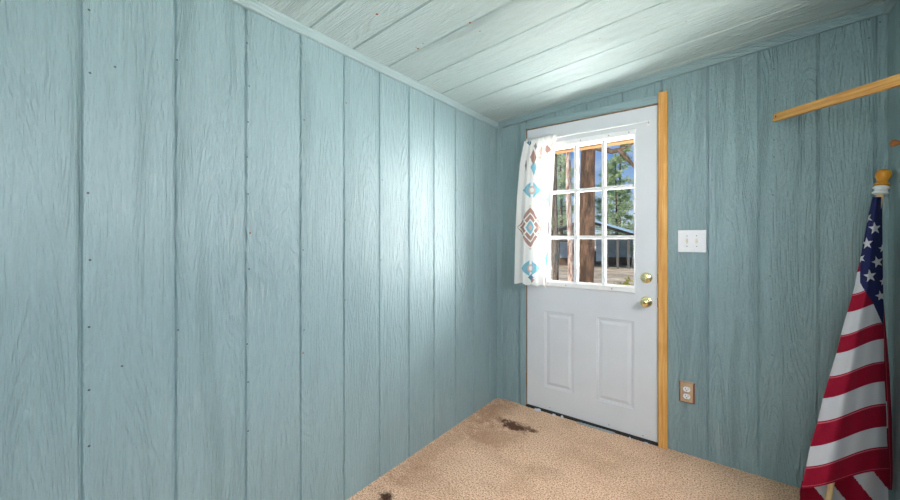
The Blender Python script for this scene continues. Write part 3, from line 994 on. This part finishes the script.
def back_point(s, t):                                        # the inner layers, showing below the hem
    py = 215 + t * 298
    a = lerp(FL, py) + 2.0 - (3 if py > 480 else 0)
    b = lerp(FR, py) - (1 if py < 480 else 0)
    px = a + (b - a) * s
    fw = FWT + .014 + .006 * t + (.022 * sin(s * pi) + .012 * sin(s * 2 * pi * 2.2 + .6)) * t * .8
    p = at_depth(px, py, fw)
    p.x = min(p.x, 0.557)
    return p, (px, py)
def back_color(px, py):
    c = px - .82 * (py - 488)
    if c < 815: return RED
    if c < 836: return FWHITE
    if c < 863: return RED
    if c < 887: return FWHITE
    return RED
child('inner_layer', cloth_sheet(110, 260, back_point, back_color), m_flag, flag)

# ------------------------------------------------------------------ outdoors, beyond the door's glass
GZ = -0.40
m_ground = Nodes('forest_ground')
n = m_ground
c_, s_ = n.xyz()
g_ = n.noise(c_, 1.1, 6.0, 0.65)
g2 = n.noise(c_, 14.0, 4.0, 0.7)
col = n.ramp(g_, [(0.30, srgb(112, 100, 88)), (0.5, srgb(160, 146, 130)), (0.68, srgb(198, 184, 166))])
col = n.mix(n.math('MULTIPLY', n.smooth(g2, .5, .7), .4), col, srgb(104, 88, 70))
m_ground = n.done(n.principled(col, 0.95, 0, 0.1, n.bump(g2, 0.03)))
def bark_mat(name, c1, c2, c3):
    n = Nodes(name)
    c_, s_ = n.xyz()
    v = n.comb(n.math('MULTIPLY', s_[0], 16.0), n.math('MULTIPLY', s_[1], 16.0), n.math('MULTIPLY', s_[2], 3.4))
    f = n.noise(v, 1.0, 4.0, 0.65, 0.8)
    return n.done(n.principled(n.ramp(f, [(0.35, c1), (0.52, c2), (0.68, c3)]), 0.9, 0, 0.15, n.bump(f, 0.04)))
m_bark = bark_mat('red_brown_bark', srgb(46, 35, 29), srgb(84, 62, 48), srgb(116, 90, 72))
m_dappled_bark = bark_mat('sun_dappled_bark', srgb(108, 66, 52), srgb(196, 170, 156), srgb(236, 226, 220))  # sun dapples on the trunk painted into the bark's colour
m_dark_bark = bark_mat('dark_bark', srgb(52, 42, 36), srgb(88, 72, 60), srgb(120, 100, 84))
def leaf_mat(name, c1, c2):
    n = Nodes(name)
    c_, s_ = n.xyz()
    col = n.ramp(n.noise(c_, 2.4, 3.0), [(0.35, c1), (0.65, c2)])
    p = n.principled(col, 0.6, 0, 0.25)
    tr = n.new('ShaderNodeBsdfTranslucent')
    n.set(tr.inputs[0], col)
    mx = n.new('ShaderNodeMixShader')
    mx.inputs[0].default_value = 0.4
    n.t.links.new(p, mx.inputs[1]); n.t.links.new(tr.outputs[0], mx.inputs[2])
    return n.done(mx.outputs[0])
m_needle = leaf_mat('pine_needles', srgb(140, 164, 116), srgb(208, 220, 180))
m_needle2 = leaf_mat('blue_green_needles', srgb(110, 146, 112), srgb(178, 202, 168))
m_shrub = leaf_mat('yellow_green_leaves', srgb(140, 140, 66), srgb(200, 190, 96))
m_beam = wood('porch_beam_wood', srgb(96, 68, 38), srgb(122, 90, 52), 0, .5)
m_roof = plain('weathered_shed_roof', srgb(104, 104, 108), 0.8, scale=5)
m_fascia = plain('pale_blue_fascia', srgb(150, 178, 206), 0.6)
m_shedwall = plain('brown_shed_board', srgb(112, 90, 74), 0.85, vary=.15, scale=3)
m_shedpanel = plain('pale_shed_panel', srgb(176, 192, 206), 0.7, vary=.1, scale=3)
m_orange = plain('orange_post_wood', srgb(176, 124, 72), 0.8)
m_greypost = plain('grey_post_wood', srgb(96, 92, 90), 0.8)
m_whitepost = plain('white_post', srgb(220, 220, 216), 0.6)

bm = newbox(-45, 40, YB + 0.14, 70, GZ - .3, GZ)
box(bm, XL - 1.2, XR + 1.2, YB + 0.14, 4.1, GZ, GZ + .22)
structure('ground', bm, m_ground, 'bare brown forest ground seen through the door window', 'ground')
# porch beam and roof over the doorway
pbm = at(575, 150.3, 3.75)
bm = newbox(-4.2, 2.6, 3.70, 3.80, pbm.z, pbm.z + .20)
structure('porch_beam', bm, m_beam, 'honey coloured porch beam seen at the top of the door window', 'beam', bevel=.006)
bm = newbox(-4.4, 2.8, YB + 0.115, 4.05, 2.46, 2.52)
structure('porch_roof', bm, m_beam, 'wooden porch roof outside above the door', 'roof')

def needles(bm, c, size, n, rnd, w=.035, spread=1.0):
    for _ in range(n):
        d = Vector((rnd.gauss(0, 1), rnd.gauss(0, 1), rnd.gauss(.15, .7))).normalized()
        e = d.cross(Vector((rnd.random() - .5, rnd.random() - .5, rnd.random() - .5))).normalized()
        b = c + d * size * .08
        L_ = size * rnd.uniform(.6, 1.15)
        bm.faces.new([bm.verts.new(b - e * w * .5), bm.verts.new(b + d * L_ * .6 + e * w), bm.verts.new(b + d * L_), bm.verts.new(b + d * L_ * .5 - e * w)])
def pine_meshes(seed, h, r0, crown_lo, crown_r, clumps):
    rnd = random.Random(seed)
    t = bmesh.new()
    lean = (rnd.uniform(-.03, .03), rnd.uniform(-.03, .03))
    N = 8
    tube(t, [(lean[0] * h * k / N + .02 * sin(k * 2), lean[1] * h * k / N, h * k / N) for k in range(N + 1)], [r0 * (1 - .85 * k / N) for k in range(N + 1)], 12)
    b = t; f = bmesh.new()
    nb_ = max(8, clumps // 16)
    for k in range(nb_):
        u = (k + rnd.random()) / nb_
        z = crown_lo + (h - crown_lo) * u * .97
        R = crown_r * (1.05 - u) ** .7 * rnd.uniform(.6, 1.1)
        a = rnd.random() * 2 * pi
        o = Vector((lean[0] * z, lean[1] * z, z))
        tip = o + Vector((cos(a) * R, sin(a) * R, R * rnd.uniform(-.25, .25)))
        mid = o.lerp(tip, .5) + Vector((0, 0, R * .06))
        tube(b, [o, mid, tip], [.035 * (1 - u * .6) + .008, .02, .006], 5)
        for m in range(16):
            q = .25 + .75 * rnd.random()
            p = o.lerp(tip, q) + Vector((rnd.gauss(0, .16), rnd.gauss(0, .16), rnd.gauss(0, .13))) * R * .75
            needles(f, p, .30, 7, rnd)
    return t, f
def pine_kind(seed, h, r0, lo_, cr, clumps, bark, leaf, label, group=None):
    o = empty('pine_tree', (0, 0, GZ), label, 'tree', group)
    t, f = pine_meshes(seed, h, r0, lo_, cr, clumps)
    link('trunk', t, bark, o, smooth=True)
    link('foliage', f, leaf, o)
    return o
def dup(root, loc, rz, sc, label, group):
    r = root.copy(); C.objects.link(r)
    r.location = loc; r.rotation_euler = (0, 0, rz); r.scale = (sc, sc, sc)
    r['label'] = label; r['group'] = group
    for ch in list(root.children):
        c = ch.copy(); C.objects.link(c); c.parent = r
    return r
# the three trunks near the door
big = pine_kind(2, 12, .155, 5.4, 2.2, 380, m_bark, m_needle, 'thick reddish brown pine trunk in the middle column of the door window')
p = at(582.5, 285, 6.5); p2 = at(585.3, 150, 6.5)
big.location = (p.x, 6.5, GZ)
bb = bmesh.new()
pts = [at(590, 146, 6.5), at(602, 149, 6.3), at(612, 151.5, 6.2), at(619, 150, 6.1), at(626, 157, 6.0), at(633, 165, 5.9), at(640, 172, 5.8)]
tube(bb, pts, [.05, .045, .04, .04, .03, .025, .02], 8)
pts = [at(619, 150, 6.1), at(626, 147, 6.1), at(634, 143, 6.1)]
tube(bb, pts, [.03, .022, .015], 8)
bmesh.ops.translate(bb, verts=bb.verts, vec=-big.location)
link('low_branch', bb, m_dark_bark, big, smooth=True)
pale = pine_kind(7, 11, .085, 4.6, 1.6, 260, m_dappled_bark, m_needle, 'slim pine trunk with painted sun dapples left of the thick red brown trunk')
p = at(571, 280, 9.5); pale.location = (p.x, 9.5, GZ)
dark = pine_kind(9, 12, .10, 5.0, 1.8, 260, m_dark_bark, m_needle2, 'dark pine trunk at the left edge of the door glass beside the curtain')
p = at(555.5, 280, 11.5); dark.location = (p.x, 11.5, GZ)
# woods behind
kA = pine_kind(21, 9.5, .13, .9, 2.1, 620, m_dark_bark, m_needle, 'x')
kB = pine_kind(22, 8.0, .11, .5, 1.9, 560, m_dark_bark, m_needle2, 'x')
spots = [(-9.9, 26.6, 1.05, 'pale green pine behind the left roof slope of the shed'), (-7.9, 30.5, 1.0, 'blue green pine behind the ridge of the shed'),
         (-6.2, 27.2, .8, 'pale green pine right behind the shed, in the right column of the door window'), (-11.9, 31.0, 1.15, 'blue green pine in the left column of the door window'),
         (-3.9, 25.4, .75, 'pale green pine filling the right column of panes above the shed'), (-14.6, 24.5, .9, 'blue green pine far left beyond the curtain'),
         (-3.2, 28.0, .9, 'pale green pine at the right edge of the door glass'), (-11.2, 22.6, .75, 'blue green pine left of the shed'),
         (.6, 29.5, 1.1, 'pale green pine out of the glass to the right'), (-16.0, 29.0, 1.1, 'blue green pine farthest to the left'),
         (-8.2, 36.5, 1.25, 'tall pale green pine in the far row above the middle panes'), (-14.6, 36.0, 1.2, 'tall blue green pine in the far row on the left'),
         (-.5, 24.0, 1.0, 'pale green pine far right of the shed'), (-2.4, 37.0, 1.2, 'tall blue green pine in the far row on the right')]
rnd = random.Random(4)
for i, (x, y, sc_, lab) in enumerate(spots):
    k = (kA, kB)[i % 2]
    if i < 2:
        o = k
        o.location = (x, y, GZ); o.scale = (sc_,) * 3; o['label'] = lab; o['group'] = 'pines in the woods behind the shed'
    else:
        o = dup(k, (x, y, GZ), rnd.random() * 6.28, sc_, lab, 'pines in the woods behind the shed')

# open shed with a low gable roof
d = ray(590, 240); sh = Vector((0, 0, H)) + d * 21.0
shed = empty('shed', (sh.x, sh.y, GZ), 'low open shed with grey gable roof among the pines', 'shed', rot=(0, 0, radians(17.0)))
bm = bmesh.new()
WL, WR, RZ, EZ = -2.6, 2.75, 2.80, 1.98
for (x0, z0), (x1, z1) in (((WL, EZ), (-.1, RZ)), ((-.1, RZ), (WR, EZ - .15))):
    v = [bm.verts.new(p) for p in ((x0, -.4, z0), (x1, -.4, z1), (x1, 4, z1), (x0, 4, z0), (x0, -.4, z0 + .07), (x1, -.4, z1 + .07), (x1, 4, z1 + .07), (x0, 4, z0 + .07))]
    for f in ((3, 2, 1, 0), (4, 5, 6, 7), (0, 1, 5, 4), (2, 3, 7, 6), (0, 4, 7, 3), (1, 2, 6, 5)):
        bm.faces.new([v[i] for i in f])
rf = link('roof', bm, m_roof, shed)
bm = bmesh.new()
v = [bm.verts.new(p) for p in ((-.1, -.43, RZ - .04), (WR, -.43, EZ - .2), (WR, -.43, EZ - .06), (-.1, -.43, RZ + .08), (-.1, -.39, RZ - .04), (WR, -.39, EZ - .2), (WR, -.39, EZ - .06), (-.1, -.39, RZ + .08))]
for f in ((0, 1, 2, 3), (7, 6, 5, 4), (0, 4, 5, 1), (3, 2, 6, 7), (0, 3, 7, 4), (1, 5, 6, 2)): bm.faces.new([v[i] for i in f])
link('fascia', bm, m_fascia, rf)
bm = newbox(WL + .2, -.1, 1.6, 1.7, 0, EZ); box(bm, WL + .2, WR - .2, 3.6, 3.7, 0, .9)
link('wall', bm, m_shedwall, shed)
link('panel', newbox(.35, 1.0, 1.0, 1.06, .35, 1.85), m_shedpanel, shed)
link('panel', newbox(-1.75, -1.2, 1.5, 1.56, .5, 1.5), m_shedpanel, shed)
link('panel', newbox(1.1, 2.6, 3.4, 3.46, .5, 1.7), m_shedpanel, shed)
for x, y, m in ((WL + .3, 0, m_whitepost), (-.95, 0, m_orange), (.12, 0, m_orange), (.9, 0, m_greypost), (1.45, 0, m_greypost), (2.0, 0, m_greypost), (WR - .2, 0, m_greypost)):
    link('post', newbox(x - .06, x + .06, y - .06, y + .06, 0, EZ - .05), m, shed)
link('header_beam', newbox(WL, WR, -.08, .06, EZ - .18, EZ - .05), m_greypost, shed)
# low shrub by the path
rnd = random.Random(8)
p = at(627, 283, 11.0)
sb = empty('shrub', (p.x, 11.0, GZ), 'yellow green shrub in the lower right corner of the door glass', 'shrub')
f = bmesh.new(); st_ = bmesh.new()
for k in range(90):
    a, r = rnd.random() * 6.28, rnd.random() ** .5
    q = Vector((cos(a) * r * .5, sin(a) * r * .4, .08 + (1 - r * r) * .42 * rnd.random() + .05))
    needles(f, q, .12, 7, rnd, .022)
    if k % 6 == 0: tube(st_, [(0, 0, 0), q * .6, q], [.008, .006, .003], 5)
link('foliage', f, m_shrub, sb)
link('stems', st_, m_dark_bark, sb)
